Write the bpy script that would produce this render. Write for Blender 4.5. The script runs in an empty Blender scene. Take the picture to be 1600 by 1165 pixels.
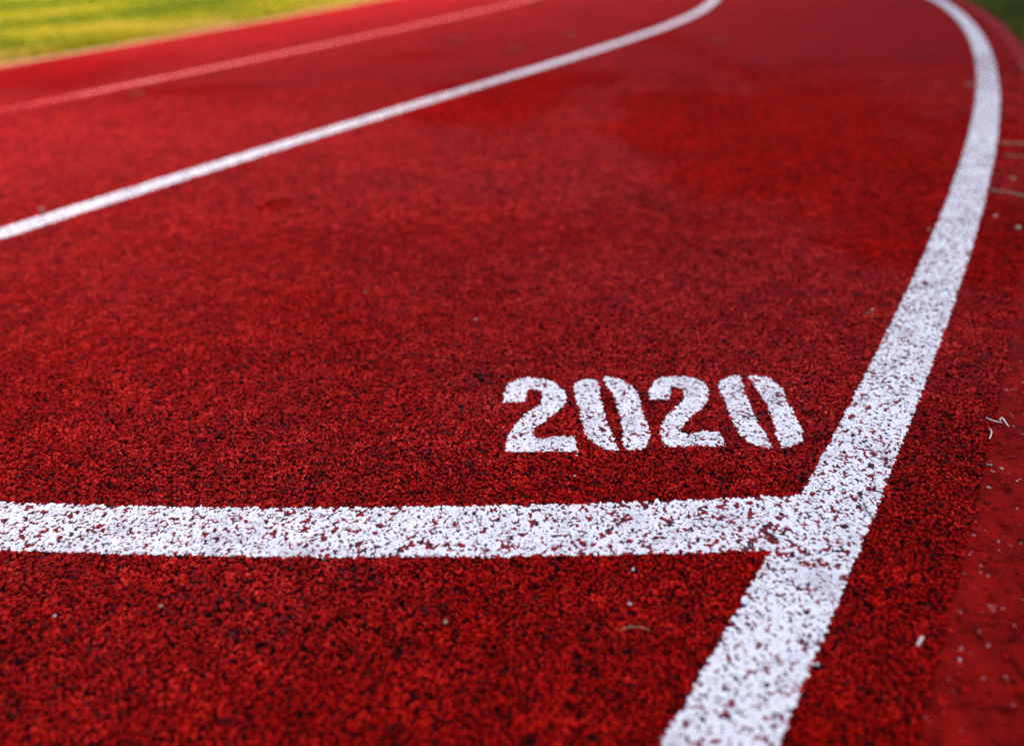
import bpy, bmesh, math, random
import numpy as np
from mathutils import Matrix, Vector

random.seed(4)
rng = np.random.default_rng(11)
scene = bpy.context.scene
col = scene.collection

# ------------------------------------------------------------------ camera
F_PX, PITCH, ROLL, CAM_H = 1250.0, 0.4621, -0.0426, 0.372      # focal length in 1600-px units
cam_data = bpy.data.cameras.new('camera')
cam = bpy.data.objects.new('camera', cam_data)
col.objects.link(cam)
fwd = Vector((0, math.cos(PITCH), -math.sin(PITCH)))
up0 = Vector((0, math.sin(PITCH), math.cos(PITCH)))
rt0 = Vector((1, 0, 0))
cr, sr = math.cos(ROLL), math.sin(ROLL)
rt = cr * rt0 + sr * up0
up = -sr * rt0 + cr * up0
M3 = Matrix((rt, up, -fwd)).transposed()
cam.matrix_world = Matrix.Translation((0, 0, CAM_H)) @ M3.to_4x4()
cam_data.sensor_width = 36.0
cam_data.lens = F_PX / 1600 * 36.0
cam_data.shift_y = -50 / 1600
cam_data.clip_start = 0.01
cam_data.clip_end = 500
cam_data.dof.use_dof = True
cam_data.dof.focus_distance = 0.625
cam_data.dof.aperture_fstop = 2.8
cam_data.dof.aperture_blades = 9
scene.camera = cam

# ------------------------------------------------------------------ light
SUN_EL, SUN_AZ_VEC = math.radians(38), (0.88, -0.47)          # direction the sun stands in (from the right, a little behind)
world = bpy.data.worlds.new('World')
scene.world = world
world.use_nodes = True
wn = world.node_tree
for n in list(wn.nodes):
    wn.nodes.remove(n)
sky = wn.nodes.new('ShaderNodeTexSky')
sky.sky_type = 'NISHITA'
sky.sun_disc = False
sky.air_density = 0.45
sky.dust_density = 6.0
sky.ozone_density = 0.0
sky.sun_elevation = SUN_EL
sky.sun_rotation = math.atan2(SUN_AZ_VEC[0], SUN_AZ_VEC[1])
bgn = wn.nodes.new('ShaderNodeBackground')
bgn.inputs['Strength'].default_value = 0.14
wo = wn.nodes.new('ShaderNodeOutputWorld')
wn.links.new(sky.outputs[0], bgn.inputs[0])
wn.links.new(bgn.outputs[0], wo.inputs[0])
sun_data = bpy.data.lights.new('sun', 'SUN')
sun_data.energy = 1.25
sun_data.angle = math.radians(11)
sun_data.color = (1.0, 0.78, 0.48)
sun = bpy.data.objects.new('sun', sun_data)
col.objects.link(sun)
sd = Vector((SUN_AZ_VEC[0], SUN_AZ_VEC[1], 0)).normalized() * math.cos(SUN_EL)
sd.z = math.sin(SUN_EL)
sun.rotation_euler = sd.to_track_quat('Z', 'Y').to_euler()
sun.location = sd * 20

scene.view_settings.view_transform = 'Standard'
scene.view_settings.look = 'None'
scene.view_settings.gamma = 1
scene.view_settings.exposure = 2.5
scene.render.engine = 'CYCLES'
scene.cycles.use_denoising = True
scene.cycles.denoiser = 'OPENIMAGEDENOISE'
scene.cycles.denoising_input_passes = 'RGB_ALBEDO_NORMAL'
scene.cycles.denoising_prefilter = 'NONE'
scene.cycles.use_adaptive_sampling = False
scene.cycles.max_bounces = 6
scene.cycles.diffuse_bounces = 3
scene.cycles.glossy_bounces = 2
scene.cycles.transmission_bounces = 2

# ------------------------------------------------------------------ ground coordinates
def at(u, v):
    """point of the ground plane that the lens sees at photo pixel (u, v): used to measure where things stand"""
    u = np.asarray(u, float); v = np.asarray(v, float)
    x = u - 800; y = -(v - 532.5)
    x, y = cr * x - sr * y, sr * x + cr * y
    dy = F_PX * math.cos(PITCH) + y * math.sin(PITCH)
    dz = -F_PX * math.sin(PITCH) + y * math.cos(PITCH)
    t = CAM_H / (-dz)
    return x * t, dy * t

CX, CY, RAD = -14.3386, 10.5945, 17.7711         # centre of the bend, radius of the outer lane line's outer edge

def polar(X, Y):
    return np.degrees(np.arctan2(Y - CY, X - CX)), np.hypot(X - CX, Y - CY) - RAD

def world_xy(th, lat):
    a = np.radians(th)
    return CX + (RAD + lat) * np.cos(a), CY + (RAD + lat) * np.sin(a)

def curve_fit(pts, deg):
    t = np.array([p[0] for p in pts]); l = np.array([p[1] for p in pts])
    c = np.polyfit(t, l, deg); lo, hi = t.min() - 1.0, t.max() + 1.0
    return lambda th: np.polyval(c, np.clip(th, lo, hi))

line2 = curve_fit([(-34.76, -1.263), (-34.30, -1.277), (-31.83, -1.330), (-30.83, -1.315), (-25.24, -1.267), (-20.65, -1.230)], 3)
line3 = curve_fit([(-32.59, -2.433), (-30.53, -2.483), (-28.52, -2.541), (-24.0, -2.576), (-19.27, -2.572)], 2)
inner = curve_fit([(-30.18, -3.525), (-26.86, -3.62), (-22.5, -3.80), (-18.66, -3.86), (-15.66, -3.87)], 2)
TH0, TH1 = -80.0, 70.0
KERB0, KERB1 = 0.058, 0.104

# start line: a gently bowed stripe from the outer lane line across the lane
sl_x = np.array([-0.399, -0.317, -0.119, -0.024, 0.089, 0.173])
sl_t = np.polyfit(sl_x, [0.502, 0.495, 0.477, 0.473, 0.470, 0.470], 2)
sl_b = np.polyfit([-0.368, -0.293, -0.111, -0.024, 0.080, 0.157], [0.447, 0.440, 0.424, 0.419, 0.415, 0.414], 2)

# ------------------------------------------------------------------ helpers
def smooth_noise(X, Y, scale, seed, octaves=3):
    """value noise for numpy arrays, 0..1"""
    r = np.random.default_rng(seed)
    tab = r.random((256, 256))
    out = np.zeros_like(X, float); amp = 1; tot = 0
    for o in range(octaves):
        x = X / scale * 2 ** o + 17.3 * o; y = Y / scale * 2 ** o + 5.1 * o
        xi = np.floor(x).astype(int); yi = np.floor(y).astype(int)
        fx = x - xi; fy = y - yi
        fx = fx * fx * (3 - 2 * fx); fy = fy * fy * (3 - 2 * fy)
        g = lambda a, b: tab[a % 256, b % 256]
        out += amp * ((g(xi, yi) * (1 - fx) + g(xi + 1, yi) * fx) * (1 - fy) + (g(xi, yi + 1) * (1 - fx) + g(xi + 1, yi + 1) * fx) * fy)
        tot += amp; amp *= 0.5
    return out / tot

# damp patches of the rubber (centre and half size in photo pixels, turned into ground ellipses)
DAMP = [(1290, 190, 300, 85, 1), (1150, 250, 150, 120, 1), (1400, 340, 130, 170, .9), (770, 165, 145, 42, 1), (860, 130, 110, 26, 1), (500, 520, 105, 55, .55),
        (560, 640, 130, 80, .45), (432, 323, 30, 9, .8), (10, 470, 60, 40, .5), (650, 92, 60, 9, .9), (300, 140, 90, 10, .9), (60, 120, 140, 30, 1),
        (370, 262, 40, 8, .9), (1010, 62, 40, 7, .9), (460, 235, 18, 5, .9), (1560, 330, 70, 330, .9)]
def damp(X, Y):
    m = np.zeros_like(X, float)
    nx = smooth_noise(X, Y, 0.16, 3, 4) - 0.5
    n2 = smooth_noise(X, Y, 0.55, 5) - 0.5
    for (u, v, a, b, w) in DAMP:
        x0, y0 = at(u, v)
        xa, _ = at(u + a, v); rx = abs(xa - x0)
        _, yt = at(u, v - b); _, yb = at(u, v + b); ry = abs(yt - yb) / 2; yc = (yt + yb) / 2
        d = np.sqrt(((X - x0) / rx) ** 2 + ((Y - yc) / ry) ** 2)
        m = np.maximum(m, w / (1 + np.exp((d - 0.95 + 1.7 * nx + 0.6 * n2) * (9 if w > .6 else 4))))
    low = np.clip(0.34 + 1.1 * (smooth_noise(X, Y, 0.22, 7, 4) - 0.5), 0, 1) * np.clip(1.6 - Y * 0.75, 0.35, 1) + np.clip((0.62 - Y) * 1.6, 0, 0.5)
    return np.clip(np.maximum(m, low), 0, 1)

def tag(o, label=None, cat=None, group=None, kind=None):
    if label: o['label'] = label
    if cat: o['category'] = cat
    if group: o['group'] = group
    if kind: o['kind'] = kind
    return o

def add_mesh(name, verts, faces, mats, parent=None, attrs=None, smooth=False, matidx=None):
    me = bpy.data.meshes.new(name)
    me.from_pydata([tuple(v) for v in verts], [], faces)
    for m in mats:
        me.materials.append(m)
    if matidx is not None:
        me.polygons.foreach_set('material_index', matidx)
    if attrs:
        for k, a in attrs.items():
            at_ = me.attributes.new(k, 'FLOAT', 'POINT'); at_.data.foreach_set('value', np.asarray(a, np.float32))
    if smooth:
        me.polygons.foreach_set('use_smooth', [True] * len(me.polygons))
    me.update()
    o = bpy.data.objects.new(name, me)
    col.objects.link(o)
    if parent: o.parent = parent
    return o

def empty(name, loc):
    o = bpy.data.objects.new(name, None)
    o.empty_display_size = 0.05
    o.location = loc
    col.objects.link(o)
    return o

def strip_grid(th, lats_fn, z):
    """grid mesh over bend angles th; lats_fn(th) -> list of lateral offsets across the strip"""
    V = []; Fc = []
    for i, t in enumerate(th):
        ls = lats_fn(t)
        for l in ls:
            x, y = world_xy(t, l); V.append((float(x), float(y), z))
    n = len(ls)
    for i in range(len(th) - 1):
        for j in range(n - 1):
            a = i * n + j
            Fc.append((a, a + 1, a + n + 1, a + n))
    return V, Fc

# ------------------------------------------------------------------ materials
class NT:
    def __init__(self, name):
        self.m = bpy.data.materials.new(name); self.m.use_nodes = True
        self.t = self.m.node_tree
        for n in list(self.t.nodes): self.t.nodes.remove(n)
        self.out = self.n('ShaderNodeOutputMaterial'); self.b = self.n('ShaderNodeBsdfPrincipled')
        self.l(self.b.outputs[0], self.out.inputs[0])
    def n(self, kind, **kw):
        nd = self.t.nodes.new(kind)
        for k, v in kw.items(): setattr(nd, k, v)
        return nd
    def l(self, a, b): self.t.links.new(a, b)
    def set(self, **kw):
        for k, v in kw.items(): self.b.inputs[k.replace('_', ' ')].default_value = v
    def pos(self): return self.n('ShaderNodeNewGeometry').outputs['Position']
    def noise(self, scale, detail=2, rough=0.5, vec=None, out=0):
        nd = self.n('ShaderNodeTexNoise'); nd.inputs['Scale'].default_value = scale
        nd.inputs['Detail'].default_value = detail; nd.inputs['Roughness'].default_value = rough
        self.l(vec if vec is not None else self.pos(), nd.inputs['Vector']); return nd.outputs[out]
    def vor(self, scale, feature='F1', out='Distance', rnd=1.0):
        nd = self.n('ShaderNodeTexVoronoi'); nd.feature = feature; nd.inputs['Scale'].default_value = scale
        nd.inputs['Randomness'].default_value = rnd
        self.l(self.pos(), nd.inputs['Vector']); return nd.outputs[out]
    def ramp(self, fac, stops, interp='LINEAR'):
        r = self.n('ShaderNodeValToRGB'); r.color_ramp.interpolation = interp
        el = r.color_ramp.elements
        while len(el) < len(stops): el.new(0.5)
        for e, (p, c) in zip(el, stops):
            e.position = p; e.color = (*c, 1) if len(c) == 3 else c
        self.l(fac, r.inputs[0]); return r.outputs[0]
    def mix(self, fac, a, b, blend='MIX'):
        m = self.n('ShaderNodeMix', data_type='RGBA', blend_type=blend)
        for s, v in ((m.inputs[0], fac), (m.inputs[6], a), (m.inputs[7], b)):
            if isinstance(v, (int, float)): s.default_value = v
            elif isinstance(v, tuple): s.default_value = (*v, 1)
            else: self.l(v, s)
        return m.outputs[2]
    def math(self, op, a, b=None, clamp=False):
        m = self.n('ShaderNodeMath', operation=op); m.use_clamp = clamp
        for s, v in ((m.inputs[0], a), (m.inputs[1], b)):
            if v is None: continue
            if isinstance(v, (int, float)): s.default_value = v
            else: self.l(v, s)
        return m.outputs[0]
    def attr(self, name, kind='GEOMETRY', out='Fac'):
        a = self.n('ShaderNodeAttribute'); a.attribute_name = name; a.attribute_type = kind; return a.outputs[out]
    def bump(self, h, strength, dist):
        b = self.n('ShaderNodeBump'); b.inputs['Strength'].default_value = strength; b.inputs['Distance'].default_value = dist
        self.l(h, b.inputs['Height']); self.l(b.outputs[0], self.b.inputs['Normal'])

RED_DAMP = (0.41, 0.0030, 0.0012)
RED_DRY = (0.45, 0.0155, 0.0165)
VOID = (0.012, 0.004, 0.005)

def granule_material():
    k = NT('rubber_granule')
    tint = k.attr('tint', 'INSTANCER'); dm = k.attr('damp', 'INSTANCER')
    red = k.mix(dm, RED_DRY, RED_DAMP)
    v = k.ramp(tint, [(0.0, (0.04, 0.5, 0.7)), (0.05, (0.22, 2.4, 3.0)), (0.08, (0.40, 0.42, 0.42)), (0.30, (0.62, 0.6, 0.6)), (0.75, (1.12, 1.25, 1.1)), (1.0, (1.75, 4.0, 2.6))])  # top orange stop puts granule highlights into the colour; the rest is grain tone
    c = k.mix(1.0, red, v, 'MULTIPLY')
    wear = k.ramp(k.noise(3.2, 6, 0.7), [(0.3, (0.72, 0.75, 0.75)), (0.7, (1.08, 1.05, 1.05))])
    c = k.mix(1.0, c, wear, 'MULTIPLY')
    k.l(c, k.b.inputs['Base Color'])
    k.set(Roughness=0.65, Specular_IOR_Level=0.03)
    k.bump(k.noise(1400, 3, 0.6), 0.35, 0.0006)
    return k.m

def paint_granule_material():
    """the roller only wets the tops of the granules: flanks and missed granules stay red or black"""
    k = NT('painted_granule')
    tint = k.attr('tint', 'INSTANCER')
    nz = k.n('ShaderNodeSeparateXYZ'); k.l(k.n('ShaderNodeNewGeometry').outputs['Normal'], nz.inputs[0])
    cover = k.math('ADD', nz.outputs[2], k.math('MULTIPLY', k.math('SUBTRACT', k.noise(520, 3, 0.6), 0.5), 0.9))
    flank = k.ramp(cover, [(0.22, (1, 1, 1)), (0.34, (0, 0, 0))])
    missed = k.math('LESS_THAN', tint, 0.17)
    white = k.mix(k.ramp(k.noise(22, 6, 0.7), [(0.34, (0, 0, 0)), (0.5, (1, 1, 1))]), (0.62, 0.61, 0.62), (0.85, 0.85, 0.86))
    red = k.mix(k.ramp(k.noise(260, 2, 0.5), [(0.40, (0, 0, 0)), (0.52, (1, 1, 1))]), (0.025, 0.016, 0.024), (0.26, 0.008, 0.012))
    c = k.mix(k.math('MAXIMUM', missed, flank), white, red)
    k.l(c, k.b.inputs['Base Color'])
    k.set(Roughness=0.6, Specular_IOR_Level=0.15)
    k.bump(k.noise(1300, 3, 0.6), 0.15, 0.0004)
    return k.m

def paint_void_material():
    k = NT('gaps_in_paint')
    red = k.mix(k.ramp(k.noise(240, 2, 0.5), [(0.42, (0, 0, 0)), (0.54, (1, 1, 1))]), (0.02, 0.014, 0.02), (0.26, 0.008, 0.012))
    c = k.mix(k.ramp(k.noise(420, 3, 0.6), [(0.50, (0, 0, 0)), (0.56, (1, 1, 1))]), red, (0.76, 0.76, 0.79))
    k.l(c, k.b.inputs['Base Color']); k.set(Roughness=0.7, Specular_IOR_Level=0.15)
    return k.m

def track_material():
    """beyond the modelled granules: the same rubber as fine relief"""
    k = NT('track_rubber')
    dm = k.attr('damp')
    red = k.mix(dm, RED_DRY, RED_DAMP)
    cell = k.vor(260)
    tone = k.ramp(k.noise(120, 5, 0.75), [(0.28, (0.30, 0.30, 0.30)), (0.5, (0.82, 0.82, 0.82)), (0.72, (1.2, 1.25, 1.2))])
    c = k.mix(1.0, red, tone, 'MULTIPLY')
    wear = k.ramp(k.noise(3.2, 6, 0.7), [(0.3, (0.72, 0.75, 0.75)), (0.7, (1.08, 1.05, 1.05))])
    c = k.mix(1.0, c, wear, 'MULTIPLY')
    gap = k.ramp(cell, [(0.50, (0, 0, 0)), (0.72, (1, 1, 1))])  # black rubber gaps, widened to put the granules' self-shading into the colour
    c = k.mix(gap, c, VOID)
    k.l(c, k.b.inputs['Base Color'])
    k.set(Roughness=0.9, Specular_IOR_Level=0.008)
    h = k.math('ADD', k.math('MULTIPLY', cell, -1.0), k.math('MULTIPLY', k.noise(120, 3, 0.6), 0.6))
    k.bump(h, 1.0, 0.004)
    return k.m

def base_material():
    k = NT('black_rubber_base')
    c = k.mix(k.ramp(k.noise(330, 3, 0.6), [(0.50, (0, 0, 0)), (0.64, (1, 1, 1))]), (0.005, 0.003, 0.004), (0.14, 0.002, 0.002))
    k.l(c, k.b.inputs['Base Color']); k.set(Roughness=0.9, Specular_IOR_Level=0.0)
    return k.m

def line_material(name, fade):
    k = NT(name)
    white = k.mix(k.noise(30, 5, 0.65), (0.54, 0.53, 0.54), (0.76, 0.75, 0.77))
    sp = k.noise(300, 3, 0.65)
    holes = k.ramp(sp, [(0.42, (1, 1, 1)), (0.47, (0, 0, 0))])
    hole_c = k.mix(k.ramp(k.noise(210, 2), [(0.45, (0, 0, 0)), (0.55, (1, 1, 1))]), (0.02, 0.012, 0.016), (0.2, 0.014, 0.016))
    worn = k.ramp(k.noise(180, 5, 0.7), [(fade - 0.05, (0, 0, 0)), (fade + 0.05, (1, 1, 1))])
    c = k.mix(k.math('MAXIMUM', holes, worn), white, hole_c)
    k.l(c, k.b.inputs['Base Color']); k.set(Roughness=0.6, Specular_IOR_Level=0.12)
    k.bump(sp, 0.6, 0.002)
    return k.m

def worn_line_material():
    k = NT('worn_line_paint')
    bare = k.ramp(k.noise(170, 4, 0.7), [(0.36, (0, 0, 0)), (0.46, (1, 1, 1))])
    c = k.mix(bare, (0.74, 0.70, 0.70), RED_DRY)
    k.l(c, k.b.inputs['Base Color']); k.set(Roughness=0.8, Specular_IOR_Level=0.02)
    return k.m

def kerb_material():
    k = NT('red_painted_concrete')
    c = k.mix(k.ramp(k.noise(26, 7, 0.75), [(0.35, (0, 0, 0)), (0.62, (1, 1, 1))]), (0.14, 0.0025, 0.002), (0.32, 0.006, 0.004))
    vein = k.ramp(k.noise(120, 4, 0.7), [(0.36, (0.35, 0.3, 0.3)), (0.5, (1, 1, 1))])
    c = k.mix(1.0, c, vein, 'MULTIPLY')
    fl = k.ramp(k.noise(165, 3, 0.55), [(0.665, (0, 0, 0)), (0.71, (1, 1, 1))])
    c = k.mix(k.math('MULTIPLY', fl, 0.85), c, (0.52, 0.26, 0.26))
    k.l(c, k.b.inputs['Base Color']); k.set(Roughness=0.7, Specular_IOR_Level=0.03)
    k.bump(k.noise(190, 6, 0.72), 0.8, 0.004)
    return k.m

def simple(name, c0, c1, scale, rough=0.7, bump=0.3, dist=0.002, spec=0.3):
    k = NT(name)
    c = k.mix(k.ramp(k.noise(scale, 4, 0.6), [(0.3, (0, 0, 0)), (0.7, (1, 1, 1))]), c0, c1)
    k.l(c, k.b.inputs['Base Color']); k.set(Roughness=rough, Specular_IOR_Level=spec)
    if bump: k.bump(k.noise(scale * 3, 4, 0.6), bump, dist)
    return k.m

def blade_material(name, stops):
    k = NT(name)
    t = k.attr('tint', 'INSTANCER')
    c = k.ramp(t, stops)
    k.l(c, k.b.inputs['Base Color']); k.set(Roughness=0.6, Specular_IOR_Level=0.1)
    tr = k.n('ShaderNodeBsdfTranslucent'); k.l(c, tr.inputs[0])
    mx = k.n('ShaderNodeMixShader'); mx.inputs[0].default_value = 0.35
    k.l(k.b.outputs[0], mx.inputs[1]); k.l(tr.outputs[0], mx.inputs[2]); k.l(mx.outputs[0], k.out.inputs[0])
    return k.m

M = dict(
    void=paint_void_material(),
    granule=granule_material(), painted=paint_granule_material(), track=track_material(), base=base_material(),
    line=line_material('line_paint', 0.72), line_worn=worn_line_material(), kerb=kerb_material(),
    soil=simple('soil', (0.05, 0.045, 0.015), (0.13, 0.11, 0.035), 9, 0.9, 0.6, 0.01),
    edge=simple('sandy_edging', (0.22, 0.12, 0.07), (0.36, 0.22, 0.13), 25, 0.85, 0.5, 0.006),
    grass_sun=blade_material('sunlit_grass_blade', [(0, (0.05, 0.09, 0.003)), (0.3, (0.13, 0.16, 0.004)), (0.7, (0.30, 0.25, 0.005)), (1, (0.40, 0.28, 0.07))]),  # yellow-green infield blades, sunlit tone put into the colour
    grass_shaded=blade_material('shaded_grass_blade', [(0, (0.035, 0.06, 0.006)), (0.5, (0.08, 0.11, 0.010)), (0.8, (0.16, 0.14, 0.03)), (1, (0.36, 0.22, 0.12))]),  # verge blades, darker green with the shade put into the colour
    needle=simple('dry_needle', (0.24, 0.10, 0.05), (0.40, 0.24, 0.13), 200, 0.55, 0),
    needle_pale=simple('pale_dry_needle', (0.55, 0.45, 0.38), (0.75, 0.66, 0.58), 300, 0.55, 0),
    twig=simple('dark_twig', (0.06, 0.04, 0.03), (0.14, 0.09, 0.06), 300, 0.8, 0.3, 0.0004),
    leaf=simple('dry_leaf', (0.20, 0.055, 0.025), (0.34, 0.13, 0.06), 60, 0.7, 0.3, 0.001),
    pebble=simple('pale_pebble', (0.45, 0.43, 0.42), (0.72, 0.70, 0.69), 300, 0.7, 0.4, 0.0004),
    pebble_tan=simple('tan_pebble', (0.26, 0.17, 0.10), (0.42, 0.30, 0.18), 300, 0.7, 0.4, 0.0004),
    seed=simple('seed_husk', (0.12, 0.11, 0.09), (0.30, 0.29, 0.24), 400, 0.6, 0.2, 0.0003),
)

# ------------------------------------------------------------------ scatter: points of a mesh carry copies of small templates that the same mesh holds
def chunk_template(seed, flat):
    r = random.Random(seed)
    bm = bmesh.new()
    bmesh.ops.create_icosphere(bm, subdivisions=2, radius=1.0)
    cuts = [(Vector((r.uniform(-1, 1), r.uniform(-1, 1), r.uniform(-0.4, 1))).normalized(), r.uniform(0.62, 0.92)) for _ in range(7)]
    ph = [r.uniform(0, 6.28) for _ in range(6)]
    for v in bm.verts:
        p = v.co.copy()
        for n, d in cuts:
            e = p.dot(n) - d
            if e > 0: p -= n * e * 0.9
        w = 1 + 0.10 * math.sin(3.1 * p.x + ph[0]) + 0.10 * math.sin(3.7 * p.y + ph[1]) + 0.08 * math.sin(4.3 * p.z + ph[2] + 2 * p.x)
        p *= w
        p.z *= flat
        v.co = p
    V = [tuple(v.co) for v in bm.verts]; Fc = [tuple(x.index for x in f.verts) for f in bm.faces]
    bm.free()
    return V, Fc

def tuft_template(seed, n, spread, h0, h1, w):
    r = random.Random(seed); V = []; Fc = []
    for i in range(n):
        a = r.uniform(0, 6.283); d = spread * math.sqrt(r.random()); bx, by = d * math.cos(a), d * math.sin(a)
        h = r.uniform(h0, h1); la = r.uniform(0, 6.283); lean = h * r.uniform(0.25, 0.95)
        ca, sa = math.cos(la + 1.57), math.sin(la + 1.57); b = len(V)
        for s, wd in ((0, 1), (0.4, 0.85), (0.75, 0.55), (1.0, 0.06)):
            cx = bx + math.cos(la) * lean * s * s; cy = by + math.sin(la) * lean * s * s; cz = h * s * (1 - 0.25 * s)
            V.append((cx - ca * w * wd, cy - sa * w * wd, cz)); V.append((cx + ca * w * wd, cy + sa * w * wd, cz))
        for q in range(3):
            k = b + q * 2; Fc.append((k, k + 1, k + 3, k + 2))
    return V, Fc

def scatter_group(ntempl):
    name = 'scatter_%d' % ntempl
    g = bpy.data.node_groups.get(name)
    if g: return g
    g = bpy.data.node_groups.new(name, 'GeometryNodeTree')
    g.interface.new_socket('Geometry', in_out='INPUT', socket_type='NodeSocketGeometry')
    g.interface.new_socket('Geometry', in_out='OUTPUT', socket_type='NodeSocketGeometry')
    N = g.nodes; L = g.links
    i = N.new('NodeGroupInput'); o = N.new('NodeGroupOutput')
    def named(nm, t):
        a = N.new('GeometryNodeInputNamedAttribute'); a.data_type = t; a.inputs['Name'].default_value = nm; return a.outputs['Attribute']
    def select(val):
        c = N.new('FunctionNodeCompare'); c.data_type = 'INT'; c.operation = 'EQUAL'
        L.new(named('role', 'INT'), c.inputs[2]); c.inputs[3].default_value = val
        s = N.new('GeometryNodeSeparateGeometry'); s.domain = 'POINT'
        L.new(i.outputs[0], s.inputs[0]); L.new(c.outputs[0], s.inputs['Selection']); return s.outputs['Selection']
    jt = N.new('GeometryNodeJoinGeometry')
    for k in range(ntempl):
        gi = N.new('GeometryNodeGeometryToInstance'); L.new(select(k + 1), gi.inputs[0]); L.new(gi.outputs[0], jt.inputs[0])
    iop = N.new('GeometryNodeInstanceOnPoints')
    L.new(select(0), iop.inputs['Points']); L.new(jt.outputs[0], iop.inputs['Instance'])
    iop.inputs['Pick Instance'].default_value = True
    L.new(named('pick', 'INT'), iop.inputs['Instance Index'])
    er = N.new('FunctionNodeEulerToRotation')
    L.new(named('rot', 'FLOAT_VECTOR'), er.inputs[0]); L.new(er.outputs[0], iop.inputs['Rotation'])
    L.new(named('scl', 'FLOAT_VECTOR'), iop.inputs['Scale'])
    jo = N.new('GeometryNodeJoinGeometry')
    L.new(select(-1), jo.inputs[0]); L.new(iop.outputs[0], jo.inputs[0])
    L.new(jo.outputs[0], o.inputs[0])
    return g

def scatter_object(name, templates, pts, pick, rot, scl, tint, dmp, tmat, parent=None, base=None, base_mat=None):
    """one object: optional base sheet + scattered copies of the templates at pts"""
    V = []; Fc = []; role = []; mi = []
    mats = [tmat] + (list(base_mat) if base_mat else [])
    bd = []
    if base:
        V += list(base[0]); Fc += list(base[1]); role += [-1] * len(base[0]); mi += [1 if len(base_mat) == 1 or np.mean([base[0][q][1] for q in f]) < FAR - FADE + 0.1 else 2 for f in base[1]]
    ref = pts[0] if len(pts) else (0, 0, 0)
    for k, (tv, tf) in enumerate(templates):
        b = len(V); V += tv; Fc += [tuple(x + b for x in f) for f in tf]; role += [k + 1] * len(tv); mi += [0] * len(tf)
    nb = len(V); n = len(pts)
    me = bpy.data.meshes.new(name)
    me.from_pydata(V, [], Fc)
    me.vertices.add(n)
    co = np.empty((nb + n, 3), np.float32); co[:nb] = np.array(V, np.float32).reshape(-1, 3); co[nb:] = pts
    me.vertices.foreach_set('co', co.ravel())
    for m in mats: me.materials.append(m)
    me.polygons.foreach_set('material_index', mi)
    sm = [m == 0 for m in mi]
    me.polygons.foreach_set('use_smooth', sm)
    def put(nm, typ, arr, key, width=1):
        a = me.attributes.new(nm, typ, 'POINT')
        full = np.zeros((nb + n, width), np.int32 if typ == 'INT' else np.float32)
        full[nb:] = np.asarray(arr).reshape(n, width)
        if nm == 'role': full[:nb, 0] = role
        a.data.foreach_set(key, full.ravel())
    put('role', 'INT', np.zeros(n), 'value'); put('pick', 'INT', pick, 'value')
    put('rot', 'FLOAT_VECTOR', rot, 'vector', 3); put('scl', 'FLOAT_VECTOR', scl, 'vector', 3)
    put('tint', 'FLOAT', tint, 'value'); put('damp', 'FLOAT', dmp, 'value')
    me.update()
    o = bpy.data.objects.new(name, me); col.objects.link(o)
    md = o.modifiers.new('scatter', 'NODES'); md.node_group = scatter_group(len(templates))
    if parent: o.parent = parent
    return o

# ------------------------------------------------------------------ setting: ground, track, kerbs
gr = add_mesh('ground', [(-160, -160, -0.012), (160, -160, -0.012), (160, 160, -0.012), (-160, 160, -0.012)], [(0, 1, 2, 3)], [M['soil']])
tag(gr, kind='structure')

th_track = np.concatenate([np.arange(TH0, -37, 1.0), np.arange(-37, -10, 0.15), np.arange(-10, TH1 + 0.1, 1.0)])
def track_lats(t):
    return np.linspace(float(inner(t)), KERB0, 44)
Vt, Ft = strip_grid(th_track, track_lats, 0.0)
va = np.array(Vt)
track = add_mesh('running_track', Vt, Ft, [M['track']], attrs={'damp': damp(va[:, 0], va[:, 1])})
tag(track, kind='structure')

def kerb_solid(name, th, l0, l1, z0, z1, mat, bev=0.004):
    prof = lambda t: [(l0(t), z0), (l0(t), z1 - bev), (l0(t) + bev, z1), (l1(t) - bev, z1), (l1(t), z1 - bev), (l1(t), z0)]
    V = []; Fc = []
    for t in th:
        for l, z in prof(t):
            x, y = world_xy(t, l); V.append((float(x), float(y), z))
    n = 6
    for i in range(len(th) - 1):
        for j in range(n - 1):
            a = i * n + j; Fc.append((a, a + 1, a + n + 1, a + n))
    Fc.append(tuple(range(n))[::-1]); Fc.append(tuple((len(th) - 1) * n + q for q in range(n)))
    return add_mesh(name, V, Fc, [mat])
th_k = np.concatenate([np.arange(TH0, -40, 1.0), np.arange(-40, -5, 0.2), np.arange(-5, TH1, 1.0)])
kerb_outer = kerb_solid('outer_kerb', th_k, lambda t: KERB0, lambda t: KERB1 + 0.004 * math.sin(t * 9), -0.05, 0.0020, M['kerb'], 0.0015)
tag(kerb_outer, kind='structure')
kerb_inner = kerb_solid('inner_kerb', th_k, lambda t: float(inner(t)) - 0.085 + 0.012 * math.sin(t * 5.1) + 0.008 * math.sin(t * 13), lambda t: float(inner(t)) - 0.001, -0.05, 0.004, M['edge'], 0.003)
tag(kerb_inner, kind='structure')

# ------------------------------------------------------------------ the painted shapes as ground polygons
def inside(poly, X, Y):
    px, py = poly[:, 0], poly[:, 1]
    r = np.zeros(len(X), bool); j = len(px) - 1
    for i in range(len(px)):
        c = ((py[i] > Y) != (py[j] > Y)) & (X < (px[j] - px[i]) * (Y - py[i]) / (py[j] - py[i] + 1e-12) + px[i])
        r ^= c; j = i
    return r

def from_zoom(pts, ox):
    p = np.array(pts, float) / 6.1538
    x, y = at(p[:, 0] + ox, p[:, 1] + 570)
    return np.stack([x, y], 1)

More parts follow.
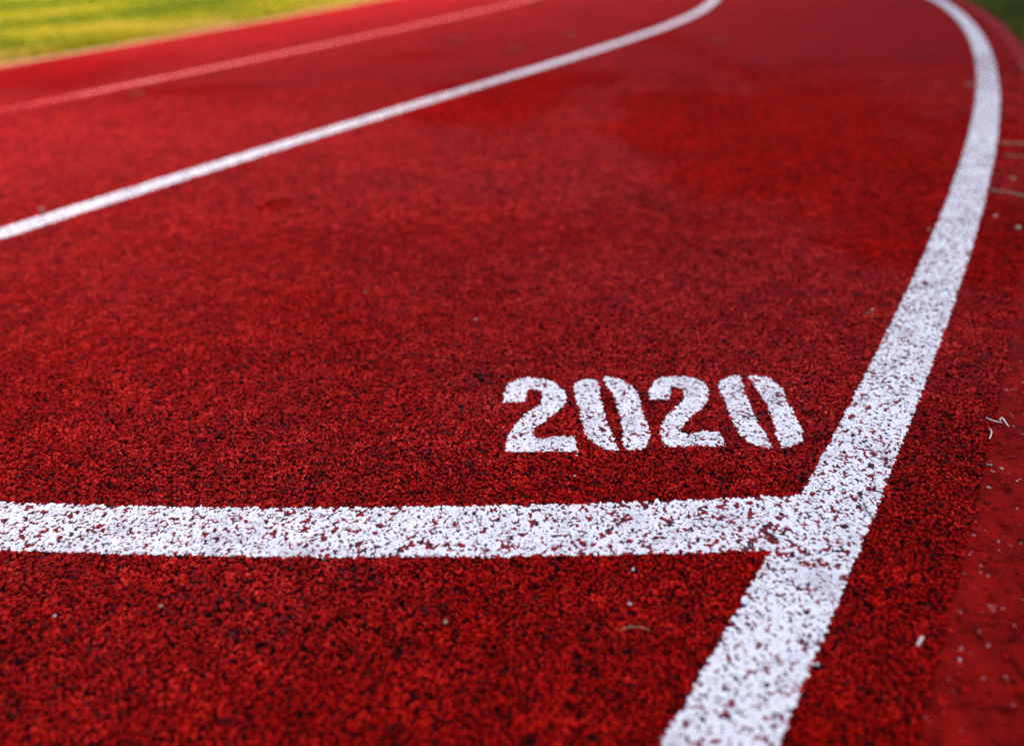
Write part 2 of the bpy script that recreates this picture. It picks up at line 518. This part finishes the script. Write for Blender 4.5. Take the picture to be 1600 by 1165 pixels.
TWO_A = from_zoom([(100, 380), (97, 300), (110, 240), (150, 190), (220, 160), (300, 142), (390, 138), (480, 148), (570, 172), (640, 205), (690, 255), (718, 320), (712, 370), (680, 420), (620, 470), (560, 520), (490, 570), (430, 620), (390, 700), (480, 707), (640, 702), (790, 705), (815, 850), (600, 855), (400, 855), (150, 860), (110, 830), (120, 740), (150, 660), (210, 590), (300, 500), (380, 450), (440, 400), (465, 350), (475, 300), (440, 265), (380, 250), (335, 262), (328, 320), (325, 380)], 770)
ZERO_AL = from_zoom([(770, 270), (785, 215), (840, 170), (910, 148), (980, 145), (1020, 170), (1028, 230), (1040, 320), (1065, 430), (1090, 520), (1120, 610), (1160, 690), (1195, 770), (1210, 840), (1120, 840), (1040, 820), (980, 780), (920, 730), (880, 690), (860, 620), (840, 530), (815, 430), (795, 350)], 770)
ZERO_AR = from_zoom([(1060, 140), (1130, 132), (1210, 150), (1290, 180), (1350, 230), (1395, 290), (1420, 360), (1440, 450), (1470, 540), (1510, 620), (1525, 690), (1510, 760), (1470, 800), (1420, 840), (1290, 838), (1255, 800), (1240, 740), (1245, 680), (1235, 600), (1215, 530), (1190, 450), (1170, 370), (1150, 310), (1100, 230), (1070, 190)], 770)
TWO_B = from_zoom([(-33, 350), (-45, 270), (-30, 220), (10, 170), (80, 140), (180, 122), (270, 118), (370, 140), (450, 160), (510, 205), (545, 270), (550, 320), (520, 380), (470, 430), (410, 490), (340, 540), (300, 600), (275, 665), (340, 668), (440, 655), (560, 655), (650, 665), (710, 800), (560, 800), (380, 808), (150, 808), (100, 800), (75, 730), (65, 650), (80, 580), (130, 500), (190, 450), (250, 400), (290, 350), (295, 290), (285, 255), (220, 225), (175, 235), (168, 290), (172, 350)], 1020)
ZERO_BL = from_zoom([(625, 200), (650, 160), (720, 135), (790, 120), (840, 120), (865, 170), (885, 220), (895, 300), (925, 360), (950, 430), (980, 510), (1020, 580), (1070, 640), (1110, 700), (1145, 750), (1165, 815), (1080, 820), (1000, 795), (920, 770), (860, 720), (810, 680), (785, 630), (765, 560), (735, 500), (710, 440), (690, 360), (655, 300), (630, 250)], 1020)
ZERO_BR = from_zoom([(905, 125), (990, 120), (1080, 128), (1150, 155), (1210, 205), (1250, 260), (1285, 320), (1315, 400), (1350, 470), (1385, 540), (1425, 610), (1445, 680), (1440, 740), (1390, 780), (1330, 805), (1240, 815), (1205, 770), (1180, 700), (1170, 640), (1150, 580), (1120, 510), (1100, 440), (1070, 380), (1030, 310), (1000, 260), (980, 215), (930, 180)], 1020)

# owner ids: 0 track, 1 outer lane line, 2 start line, 3 second lane line, 10.. digit strokes, -1 nothing
def inset(P, d):
    """the granules along the rim reach a little past it"""
    e = np.roll(P, -1, 0) - P; e /= np.linalg.norm(e, axis=1)[:, None]
    area = np.sum(P[:, 0] * np.roll(P[:, 1], -1) - np.roll(P[:, 0], -1) * P[:, 1])
    n = np.stack([-e[:, 1], e[:, 0]], 1) * (1 if area > 0 else -1)
    m = n + np.roll(n, 1, 0); m /= np.maximum(np.linalg.norm(m, axis=1), 0.3)[:, None]
    return P + m * d
STROKES = [inset(P, 0.0008) for P in (TWO_A, ZERO_AL, ZERO_AR, TWO_B, ZERO_BL, ZERO_BR)]
W = 0.049
L2W = 0.027
def owner(X, Y):
    th, lat = polar(X, Y)
    own = np.zeros(len(X), int)
    own[np.abs(lat - line2(th)) < L2W] = 3
    st = (Y < np.polyval(sl_t, X)) & (Y > np.polyval(sl_b, X)) & (lat < -W) & (lat > line2(th))
    own[st] = 2
    own[(lat <= 0) & (lat >= -W)] = 1
    for i, P in enumerate(STROKES):
        own[inside(P, X, Y)] = 10 + i
    own[lat > KERB0 + np.abs(smooth_noise(X, Y, 0.012, 91, 3) - 0.5) * 0.016 - 0.001] = -1
    return own

# ------------------------------------------------------------------ granules of the rubber surface
GT = [chunk_template(100 + i, 0.8) for i in range(9)]
FAR = 2.65
FADE = 0.95
def view_mask(X, Y, margin):
    hw = 0.26 + 0.63 * Y + margin
    return (np.abs(X) < hw)
def hexgrid(x0, x1, y0, y1, s):
    xs = np.arange(x0, x1, s); ys = np.arange(y0, y1, s * 0.866)
    X, Y = np.meshgrid(xs, ys); X = X + (np.arange(len(ys)) % 2)[:, None] * s / 2
    X = X.ravel(); Y = Y.ravel()
    return X + rng.normal(0, 0.34 * s, X.size), Y + rng.normal(0, 0.34 * s, X.size)

parts = []
X, Y = hexgrid(-1.1, 1.0, 0.12, 1.15, 0.00225)
k = view_mask(X, Y, 0.08); parts.append((X[k], Y[k], np.full(k.sum(), 0.00225)))
X, Y = hexgrid(-2.0, 1.8, 1.15, FAR, 0.0032)
k = view_mask(X, Y, 0.05)
k &= rng.random(len(X)) < np.clip((FAR - Y) / FADE, 0, 1)
parts.append((X[k], Y[k], np.full(k.sum(), 0.0032)))
GX = np.concatenate([p[0] for p in parts]); GY = np.concatenate([p[1] for p in parts]); GS = np.concatenate([p[2] for p in parts])
own = owner(GX, GY)
# voids: small clusters of missing granules
vn = smooth_noise(GX, GY, 0.0048, 21, 2); vbig = smooth_noise(GX, GY, 0.10, 22, 2)
gap = (vn < 0.225 + 0.10 * (vbig - 0.5)) | (rng.random(len(GX)) < 0.13)
gth, glat = polar(GX, GY)
stray = (own == -1) & (glat < KERB1 - 0.004) & (rng.random(len(GX)) < 0.16 * np.exp(-(glat - KERB0) / 0.012) + 0.015)
keep = ((own == 0) & ~gap) | stray
def granule_arrays(X, Y, S, zc, zj, size0, size1):
    n = len(X)
    z = zc + rng.normal(0, zj, n) + (smooth_noise(X, Y, 0.02, 31, 2) - 0.5) * 0.0016
    pts = np.stack([X, Y, z], 1)
    rot = np.stack([rng.normal(0, 0.45, n), rng.normal(0, 0.45, n), rng.uniform(0, 6.283, n)], 1)
    s = S * rng.uniform(size0, size1, n)
    el = rng.uniform(0.8, 1.5, n)
    scl = np.stack([s * el, s / np.sqrt(el) * rng.uniform(0.75, 1.1, n), s * rng.uniform(0.7, 1.15, n)], 1)
    return pts, rng.integers(0, len(GT), n), rot, scl
kx, ky, ks = GX[keep], GY[keep], GS[keep]
pts, pick, rot, scl = granule_arrays(kx, ky, ks, 0.0013, 0.0006, 0.42, 0.76)
tint = np.clip(rng.random(len(kx)) * 0.8 + (smooth_noise(kx, ky, 0.012, 41, 2) - 0.5) * 0.5 + 0.1, 0, 1)
sp = rng.random(len(kx)); tint[sp < 0.035] = rng.random((sp < 0.035).sum()) * 0.07
gran = scatter_object('rubber_granules', GT, pts, pick, rot, scl, tint, damp(kx, ky), M['granule'], parent=track)
tag(gran, kind='stuff')
print('granules', len(kx))
# black rubber under them, seen in the voids
nb = 24
ys = np.linspace(0.08, FAR - FADE + 0.05, nb)
bv = []; bf = []
for i, y in enumerate(ys):
    hw = 0.26 + 0.63 * y + (0.09 if y < 1.15 else 0.05)
    for q in range(25):
        bv.append((-hw + 2 * hw * q / 24, y, 0.0006))
for i in range(nb - 1):
    for q in range(24):
        a = i * 25 + q; c_ = [bv[a], bv[a + 1], bv[a + 26], bv[a + 25]]
        lt = polar(np.array([p[0] for p in c_]), np.array([p[1] for p in c_]))[1]
        if lt.max() < KERB0 + 0.4: bf.append((a, a + 1, a + 26, a + 25))
# keep it on the track: clamp anything past the kerb edge
bv2 = []
for (x, y, z) in bv:
    t, l = polar(np.array([x]), np.array([y]))
    if l[0] > KERB0 - 0.0005:
        xx, yy = world_xy(t[0], KERB0 - 0.0005); x, y = float(xx), float(yy)
    bv2.append((x, y, z))
base = add_mesh('rubber_underlay', bv2, bf, [M['base']], parent=track)

# ------------------------------------------------------------------ painted lines and number
# paint closes most of the gaps: a denser set of granules, most of them white
def dense_points(mask_fn, box, s):
    X, Y = hexgrid(*box, s)
    k = mask_fn(X, Y)
    return X[k], Y[k]
PT = [chunk_template(300 + i, 0.46) for i in range(8)]
def paint_object(name, oid, box, base, base_mat, missed=0.145, parent=None, far=FAR):
    fn = lambda X, Y: (owner(X, Y) == oid) & view_mask(X, Y, 0.12) & (Y > 0.10) & (rng.random(len(X)) < np.clip((far - Y) / FADE, 0, 1))
    X, Y = dense_points(fn, box, 0.00165)
    n = len(X)
    # tiny wander of the tape edge is given by the granules; some granules stay bare, in small clusters
    nz = smooth_noise(X, Y, 0.0075, 51, 2); big = smooth_noise(X, Y, 0.07, 52, 2)
    bare = (smooth_noise(X, Y, 0.0031, 51, 2) < 0.30 + 0.12 * (big - 0.5) + (missed - 0.13)) | (rng.random(n) < missed * 1.15)
    drop = (smooth_noise(X, Y, 0.0026, 53, 2) < 0.28) | (rng.random(n) < 0.08)
    k = ~drop
    X, Y, bare = X[k], Y[k], bare[k]; n = len(X)
    z = 0.0018 + rng.normal(0, 0.0002, n) + (smooth_noise(X, Y, 0.012, 54, 2) - 0.5) * 0.001 - bare * 0.0003
    pts = np.stack([X, Y, z], 1)
    rot = np.stack([rng.normal(0, 0.2, n), rng.normal(0, 0.2, n), rng.uniform(0, 6.283, n)], 1)
    s = 0.00165 * rng.uniform(0.55, 1.15, n)
    scl = np.stack([s * rng.uniform(0.9, 1.5, n), s * rng.uniform(0.8, 1.15, n), s * rng.uniform(0.65, 0.95, n)], 1)
    tint = np.where(bare, rng.random(n) * 0.16, 0.2 + 0.8 * rng.random(n))
    return scatter_object(name, PT, pts, rng.integers(0, len(PT), n), rot, scl, tint, np.zeros(n), M['painted'], parent=parent, base=base, base_mat=base_mat)

th_l = np.concatenate([np.arange(TH0, -40, 0.5), np.arange(-40, -5, 0.1), np.arange(-5, TH1, 0.5)])
z_line = 0.0012
ln1 = paint_object('lane_line', 1, (0.0, 1.7, 0.10, FAR), strip_grid(th_l, lambda t: [-W, -W / 2, 0.0], z_line), (M['void'], M['line']))
tag(ln1, 'wide white outer lane line running past the number and along the red kerb', 'lane line', 'painted lane lines')
xs = np.linspace(-1.24, 0.236, 60)
# left end meets the second lane line, right end the outer lane line
sv = []; sf = []
for q in range(61):
    s = q / 60
    row = []
    for cf in (sl_b, sl_t):
        xg = np.linspace(-1.4, 0.35, 4000); yg = np.polyval(cf, xg); t, l = polar(xg, yg)
        ok = (l < -W - 0.0003) & (l > line2(t) + L2W + 0.0003); a, b = xg[ok].min(), xg[ok].max()
        x = a + (b - a) * s; row.append((x, float(np.polyval(cf, x)), z_line))
    sv += row
for q in range(60):
    sf.append((2 * q, 2 * q + 2, 2 * q + 3, 2 * q + 1))
ln2 = paint_object('start_line', 2, (-1.2, 0.3, 0.38, 0.75), (sv, sf), (M['void'],), missed=0.165)
tag(ln2, 'broad white start line crossing the lane below the painted number', 'start line')
ln3 = paint_object('lane_line', 3, (-1.5, 0.3, 0.5, FAR), strip_grid(th_l, lambda t: [float(line2(t)) - L2W, float(line2(t)), float(line2(t)) + L2W], z_line), (M['void'], M['line']), missed=0.13)
tag(ln3, 'thin white lane line between the numbered lane and the next lane', 'lane line', 'painted lane lines')
v4, f4 = strip_grid(th_l, lambda t: [float(line3(t)) - 0.03, float(line3(t)), float(line3(t)) + 0.03], z_line)
ln4 = add_mesh('lane_line', v4, f4, [M['line_worn']])
tag(ln4, 'faded pinkish lane line closest to the sunny yellow-green grass', 'lane line', 'painted lane lines')

def poly_base(P, z):
    bm = bmesh.new()
    vs = [bm.verts.new((p[0], p[1], z)) for p in P]
    bm.faces.new(vs)
    bmesh.ops.triangulate(bm, faces=bm.faces[:])
    bm.normal_update()
    for f in bm.faces:
        if f.normal.z < 0: f.normal_flip()
    bm.verts.index_update()
    V = [tuple(v.co) for v in bm.verts]; Fc = [tuple(v.index for v in f.verts) for f in bm.faces]
    bm.free(); return V, Fc
def stroke(name, i, parent):
    P = STROKES[i]
    box = (P[:, 0].min() - 0.01, P[:, 0].max() + 0.01, P[:, 1].min() - 0.01, P[:, 1].max() + 0.01)
    return paint_object(name, 10 + i, box, poly_base(P, z_line), (M['void'],), missed=0.115, parent=parent)
number = empty('painted_number', (0, 0, 0))
tag(number, 'white stencilled number 2020 painted on the red rubber above the start line', 'number')
stroke('digit_two', 0, number)
dz = empty('digit_zero', (0, 0, 0)); dz.parent = number
stroke('stroke', 1, dz); stroke('stroke', 2, dz)
stroke('digit_two', 3, number)
dz = empty('digit_zero', (0, 0, 0)); dz.parent = number
stroke('stroke', 4, dz); stroke('stroke', 5, dz)

# ------------------------------------------------------------------ grass
def grass(name, latf, th0, th1, dens, templ, mat, label_kind, z, tintf, scale=(0.7, 1.25)):
    n = int(dens); t = rng.uniform(th0, th1, n); l = latf(t, rng.random(n))
    x, y = world_xy(t, l)
    tint = np.clip(tintf(x, y, t, l, n), 0, 1)
    s = rng.uniform(*scale, n)
    pts = np.stack([x, y, np.full(n, z)], 1)
    rot = np.stack([np.zeros(n), np.zeros(n), rng.uniform(0, 6.283, n)], 1)
    scl = np.stack([s, s, s * rng.uniform(0.8, 1.2, n)], 1)
    o = scatter_object(name, templ, pts, rng.integers(0, len(templ), n), rot, scl, tint, np.zeros(n), mat)
    tag(o, kind='stuff'); return o
TU = [tuft_template(i, 14, 0.035, 0.03, 0.075, 0.0022) for i in range(5)]
def tint_in(x, y, t, l, n):
    edge = np.clip(1 - (inner(t) - 0.05 - l) / 0.25, 0, 1)
    return 0.42 + 1.5 * (smooth_noise(x, y, 0.8, 61, 4) - 0.5) + rng.normal(0, 0.12, n) + 0.35 * edge
infield = grass('infield_grass', lambda t, r: inner(t) - 0.045 - 5.5 * r ** 1.25, -40, 4, 62000, TU, M['grass_sun'], '', -0.012, tint_in)
TV = [tuft_template(40 + i, 10, 0.022, 0.02, 0.06, 0.0018) for i in range(5)]
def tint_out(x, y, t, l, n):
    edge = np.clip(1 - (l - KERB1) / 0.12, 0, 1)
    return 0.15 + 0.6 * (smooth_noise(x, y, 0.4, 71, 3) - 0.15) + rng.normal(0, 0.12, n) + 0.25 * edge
verge = grass('verge_grass', lambda t, r: KERB1 + 0.016 + 0.035 * (t < -32) + 1.3 * r ** 1.3, -39, -5, 26000, TV, M['grass_shaded'], '', -0.012, tint_out)

# ------------------------------------------------------------------ unseen hedge, added to shade the outer side of the bend
def limb(V, Fc, a, b, r0, r1, S=8):
    a, b = Vector(a), Vector(b); d = (b - a).normalized()
    u = d.orthogonal().normalized(); w = d.cross(u); o = len(V)
    for p, r in ((a, r0), ((a + b) / 2 + u * 0.03, (r0 + r1) / 2), (b, r1)):
        for q in range(S):
            an = 6.283 * q / S; V.append(tuple(p + u * r * math.cos(an) + w * r * math.sin(an)))
    for i in range(2):
        for q in range(S):
            Fc.append((o + i * S + q, o + i * S + (q + 1) % S, o + (i + 1) * S + (q + 1) % S, o + (i + 1) * S + q))
hedge = empty('added_shade_hedge', (float(world_xy(-32, 4.4)[0]), float(world_xy(-32, 4.4)[1]), -0.012))
tag(hedge, 'tall leafy hedge added out of view beyond the outer grass verge to shade the numbered lane', 'hedge')
bark = simple('bark', (0.05, 0.035, 0.025), (0.14, 0.10, 0.07), 20, 0.9, 0.6, 0.02)
h0 = Vector(hedge.location)
for q in range(16):
    x, y = world_xy(-62 + 3.6 * q + rng.normal(0, 0.4), 4.4 + rng.normal(0, 0.25)); V_ = []; F_ = []
    b = Vector((float(x), float(y), -0.012)) - h0
    limb(V_, F_, b, b + Vector((0.1, 0.05, 2.2)), 0.10, 0.06)
    for a in range(4):
        limb(V_, F_, b + Vector((0.1, 0.05, 2.1)), b + Vector((0.8 * math.cos(a * 1.57 + q), 0.8 * math.sin(a * 1.57 + q), 3.9)), 0.05, 0.012)
    add_mesh('stem', V_, F_, [bark], parent=hedge, smooth=True)
nl = 75000
ht = rng.uniform(-64, -4, nl); hl = 4.4 + rng.uniform(-0.85, 0.85, nl)
hz = rng.random(nl) ** 0.8 * (6.0 + 1.0 * (smooth_noise(ht, hl * 0, 4.0, 81, 3) - 0.5) - 0.5 * np.abs(hl - 4.4))
x, y = world_xy(ht, hl)
cen = np.stack([x, y, hz], 1) - np.array(h0)
LV = np.empty((nl, 4, 3)); t1 = rng.normal(0, 1, (nl, 3)); t1 /= np.linalg.norm(t1, axis=1)[:, None]
t2 = np.cross(t1, rng.normal(0, 1, (nl, 3))); t2 /= np.linalg.norm(t2, axis=1)[:, None]
ls = rng.uniform(0.08, 0.15, nl)[:, None]
LV[:, 0] = cen - t1 * ls; LV[:, 1] = cen + t2 * ls * 0.5; LV[:, 2] = cen + t1 * ls; LV[:, 3] = cen - t2 * ls * 0.5
tag(add_mesh('foliage', LV.reshape(-1, 3), [(4 * q, 4 * q + 1, 4 * q + 2, 4 * q + 3) for q in range(nl)], [simple('shade_hedge_leaf', (0.035, 0.07, 0.012), (0.07, 0.12, 0.02), 3, 0.5, 0)], parent=hedge), kind='stuff')

# ------------------------------------------------------------------ litter on the track
def tube(name, pix, radius, mat, z=0.0035, taper=0.5, lift=None):
    xs_, ys_ = at([p[0] for p in pix], [p[1] for p in pix])
    P = [Vector((float(a), float(b), z + (lift[i] if lift else 0))) for i, (a, b) in enumerate(zip(xs_, ys_))]
    Q = []
    for i in range(len(P) - 1):                                   # Catmull-Rom
        p0 = P[max(i - 1, 0)]; p1 = P[i]; p2 = P[i + 1]; p3 = P[min(i + 2, len(P) - 1)]
        for s in range(6):
            t = s / 6
            Q.append(0.5 * ((2 * p1) + (p2 - p0) * t + (2 * p0 - 5 * p1 + 4 * p2 - p3) * t * t + (3 * p1 - p0 - 3 * p2 + p3) * t ** 3))
    Q.append(P[-1])
    o0 = Q[0].copy(); V = []; Fc = []; S = 6
    for i, q in enumerate(Q):
        d = (Q[min(i + 1, len(Q) - 1)] - Q[max(i - 1, 0)]).normalized()
        a = d.cross(Vector((0, 0, 1)))
        a = a.normalized() if a.length > 1e-6 else Vector((1, 0, 0)); b = a.cross(d)
        f = i / (len(Q) - 1); r = radius * (1 - taper * abs(2 * f - 1) ** 3)
        for k in range(S):
            an = 6.283 * k / S; V.append(q - o0 + a * r * math.cos(an) + b * r * math.sin(an))
    for i in range(len(Q) - 1):
        for k in range(S):
            Fc.append((i * S + k, i * S + (k + 1) % S, (i + 1) * S + (k + 1) % S, (i + 1) * S + k))
    Fc.append(tuple(range(S))[::-1]); Fc.append(tuple((len(Q) - 1) * S + k for k in range(S)))
    o = add_mesh(name, V, Fc, [mat], smooth=True); o.location = o0
    return o
G = 'dry plant bits lying on the track'
tag(tube('pine_needle', [(1538, 659), (1547, 663), (1557, 666), (1564, 667.5)], 0.00055, M['needle_pale'], 0.0045), 'straight pale dry needle leaning against the hooked needle at the kerb joint', 'needle', G)
tag(tube('pine_needle', [(1561, 666), (1560.5, 663), (1563.5, 661.5), (1566, 664), (1570, 670), (1574, 675)], 0.00065, M['needle_pale'], 0.0055), 'hooked pale dry needle lying across the joint of track and red kerb', 'needle', G)
tag(tube('plant_stalk', [(1544, 676), (1547.5, 681), (1546, 688), (1544, 693)], 0.0006, M['needle_pale'], 0.0045), 'short pale stalk just below the hooked needle at the kerb joint', 'stalk', G)
tag(tube('grass_seed', [(1431.5, 1018), (1435, 1011), (1440, 1003)], 0.0011, M['needle_pale'], 0.0050, 0.7), 'slim pale grass seed on dark rubber between lane line and red kerb', 'seed', G)
tag(tube('twig', [(1349, 792), (1351, 802), (1356, 809), (1362, 815)], 0.0006, M['twig'], 0.0042), 'thin dark curved twig on the white lane line beside the start line junction', 'twig', G)
tag(tube('twig', [(1159, 659), (1167, 657), (1174, 655.5), (1182, 657), (1187, 655)], 0.0006, M['twig'], 0.0042), 'thin dark twig lying across the last zero of the painted number', 'twig', G)
tag(tube('dry_grass_blade', [(966, 994), (982, 988), (1000, 988), (1016, 993)], 0.00045, M['needle'], 0.0045), 'tan arched grass blade on red rubber in front of the start line', 'grass blade', G)
tag(tube('dry_grass_blade', [(1541, 301), (1560, 303), (1580, 306), (1606, 313)], 0.0019, M['needle'], 0.004), 'long tan grass blade reaching from the lane line edge over the kerb', 'grass blade', 'long tan blades over the outer kerb')
tag(tube('dry_grass_blade', [(1561, 226), (1575, 228), (1590, 228), (1608, 229)], 0.0026, M['needle'], 0.004), 'straight tan grass blade across the kerb beyond the other long blade', 'grass blade', 'long tan blades over the outer kerb')
tag(tube('dry_grass_blade', [(1568, 246), (1585, 248), (1604, 248)], 0.0014, M['needle'], 0.004), 'thin brownish blade between the two long tan blades on the kerb', 'grass blade', 'long tan blades over the outer kerb')
tag(tube('dry_grass_blade', [(1508, 134), (1522, 136), (1534, 137)], 0.0030, M['needle'], 0.0045), 'short brown blade touching the inner edge of the curving lane line', 'grass blade', G)
tag(tube('dry_grass_blade', [(1350, 497), (1358, 494), (1365, 496)], 0.0005, M['needle'], 0.0045), 'tiny brown blade on red rubber beside the middle of the outer lane line', 'grass blade', G)

def lump(name, u, v, r, mat, seed, flat=0.7):
    tv, tf = chunk_template(900 + seed, flat)
    o = add_mesh(name, [(a * r, b * r, c * r) for a, b, c in tv], tf, [mat], smooth=True)
    x, y = at(u, v); o.location = (float(x), float(y), 0.0026 + r * flat * 0.6); return o
P_ = 'little stones scattered on the track'
tag(lump('pebble', 1275, 1043, 0.0013, M['pebble'], 1), 'white pebble on dark rubber right of the lane line near its end', 'pebble', P_)
tag(lump('pebble', 1498, 1036, 0.0008, M['pebble'], 2), 'small white crumb on the red painted kerb beside the grass seed', 'pebble', P_)
tag(lump('seed_husk', 1542, 731, 0.0013, M['seed'], 3), 'grey round seed husk of a pair, the one on the rubber side of the joint', 'seed', 'pair of husks at the kerb joint')
tag(lump('seed_husk', 1547, 731.5, 0.0012, M['seed'], 4), 'grey round seed husk of a pair, the one on the kerb side of the joint', 'seed', 'pair of husks at the kerb joint')
for i, (u, v, r, m, lab) in enumerate([
        (697, 977, .0016, 'pebble_tan', 'olive tan crumb on red rubber below the middle of the start line'),
        (253, 952, .0015, 'pebble_tan', 'tan crumb on red rubber below the far end of the start line'),
        (984, 949, .0013, 'pebble', 'tiny pale stone just above the tan arched grass blade'),
        (989, 895, .0012, 'pebble', 'tiny pale stone right below the edge of the start line'),
        (88, 967, .0011, 'pebble', 'lone pale stone on dark red rubber well below the start line'),
        (901, 716, .0010, 'pebble', 'tiny pale stone under the foot of the first digit two'),
        (898, 748, .0010, 'pebble', 'tiny pale stone between the first digit two and the start line'),
        (1221, 704, .0011, 'pebble', 'tiny grey stone touching the foot of the last zero'),
        (572, 460, .0017, 'pebble_tan', 'tan crumb on damp red rubber in the middle of the lane'),
        (744, 503, .0015, 'pebble', 'pale crumb on red rubber far above the first digit two'),
        (1362, 488, .0016, 'pebble', 'pale crumb on red rubber left of the outer lane line'),
        (1582, 283, .0042, 'pebble_tan', 'tan stone on the kerb strip between two long tan blades'),
        (1555, 341, .0024, 'pebble', 'small pale stone right of the lane line below the long blades'),
        (1450, 362, .0022, 'pebble_tan', 'brown crumb on red rubber hugging the inner side of the lane line'),
        (1590, 361, .0045, 'pebble_tan', 'brown stone at the grass side of the red kerb'),
        (66, 331, .0040, 'seed', 'dark grey stone just above the thin white lane line')]):
    tag(lump('pebble', u, v, r, M[m], 10 + i), lab, 'pebble', P_)

def leaf(u, v, length, width, ang, lab):
    V = []; Fc = []; n = 9
    for i in range(n):
        s = i / (n - 1); w = width * math.sin(math.pi * min(s * 0.94 + 0.04, 1)) ** 0.8; x = (s - 0.5) * length
        for q in (-1, 0, 1):
            V.append((x, q * w / 2, 0.004 + 0.22 * width * abs(q) + 0.10 * length * (2 * s - 1) ** 2))
    nv = len(V)
    V += [(a, b, c + 0.0006) for a, b, c in V]
    for i in range(n - 1):
        for q in range(2):
            a = i * 3 + q; Fc.append((a, a + 3, a + 4, a + 1)); b = a + nv; Fc.append((b, b + 1, b + 4, b + 3))
    rim = [i * 3 for i in range(n)] + [(n - 1) * 3 + 1] + [i * 3 + 2 for i in range(n - 1, -1, -1)] + [1]
    for a, b in zip(rim, rim[1:] + rim[:1]): Fc.append((a, b, b + nv, a + nv))
    o = add_mesh('dry_leaf', V, Fc, [M['leaf']], smooth=True)
    x, y = at(u, v); o.location = (float(x), float(y), 0.0); o.rotation_euler = (0, 0, ang); tag(o, lab, 'leaf', 'dry leaves blown on the far lanes'); return o
leaf(716, 66, 0.085, 0.027, 0.1, 'tan dry leaf in the middle lane close to the faded lane line')
leaf(806, 80, 0.065, 0.024, -0.2, 'curled tan leaf in the middle lane near the thin white line')
leaf(890, 57, 0.065, 0.027, 0.3, 'brown leaf in the middle lane just above the thin white line')
leaf(215, 150, 0.049, 0.018, 0.2, 'narrow tan leaf lying just under the faded lane line')
leaf(835, 8, 0.104, 0.036, 0.2, 'pale leaf where the faded lane line runs out of sight')
leaf(1120, 68, 0.065, 0.021, 0.1, 'brown leaf in the numbered lane right of the bending white line')
leaf(1592, 112, 0.039, 0.021, 0.4, 'tan dry leaf resting on the outer kerb by the dark grass')
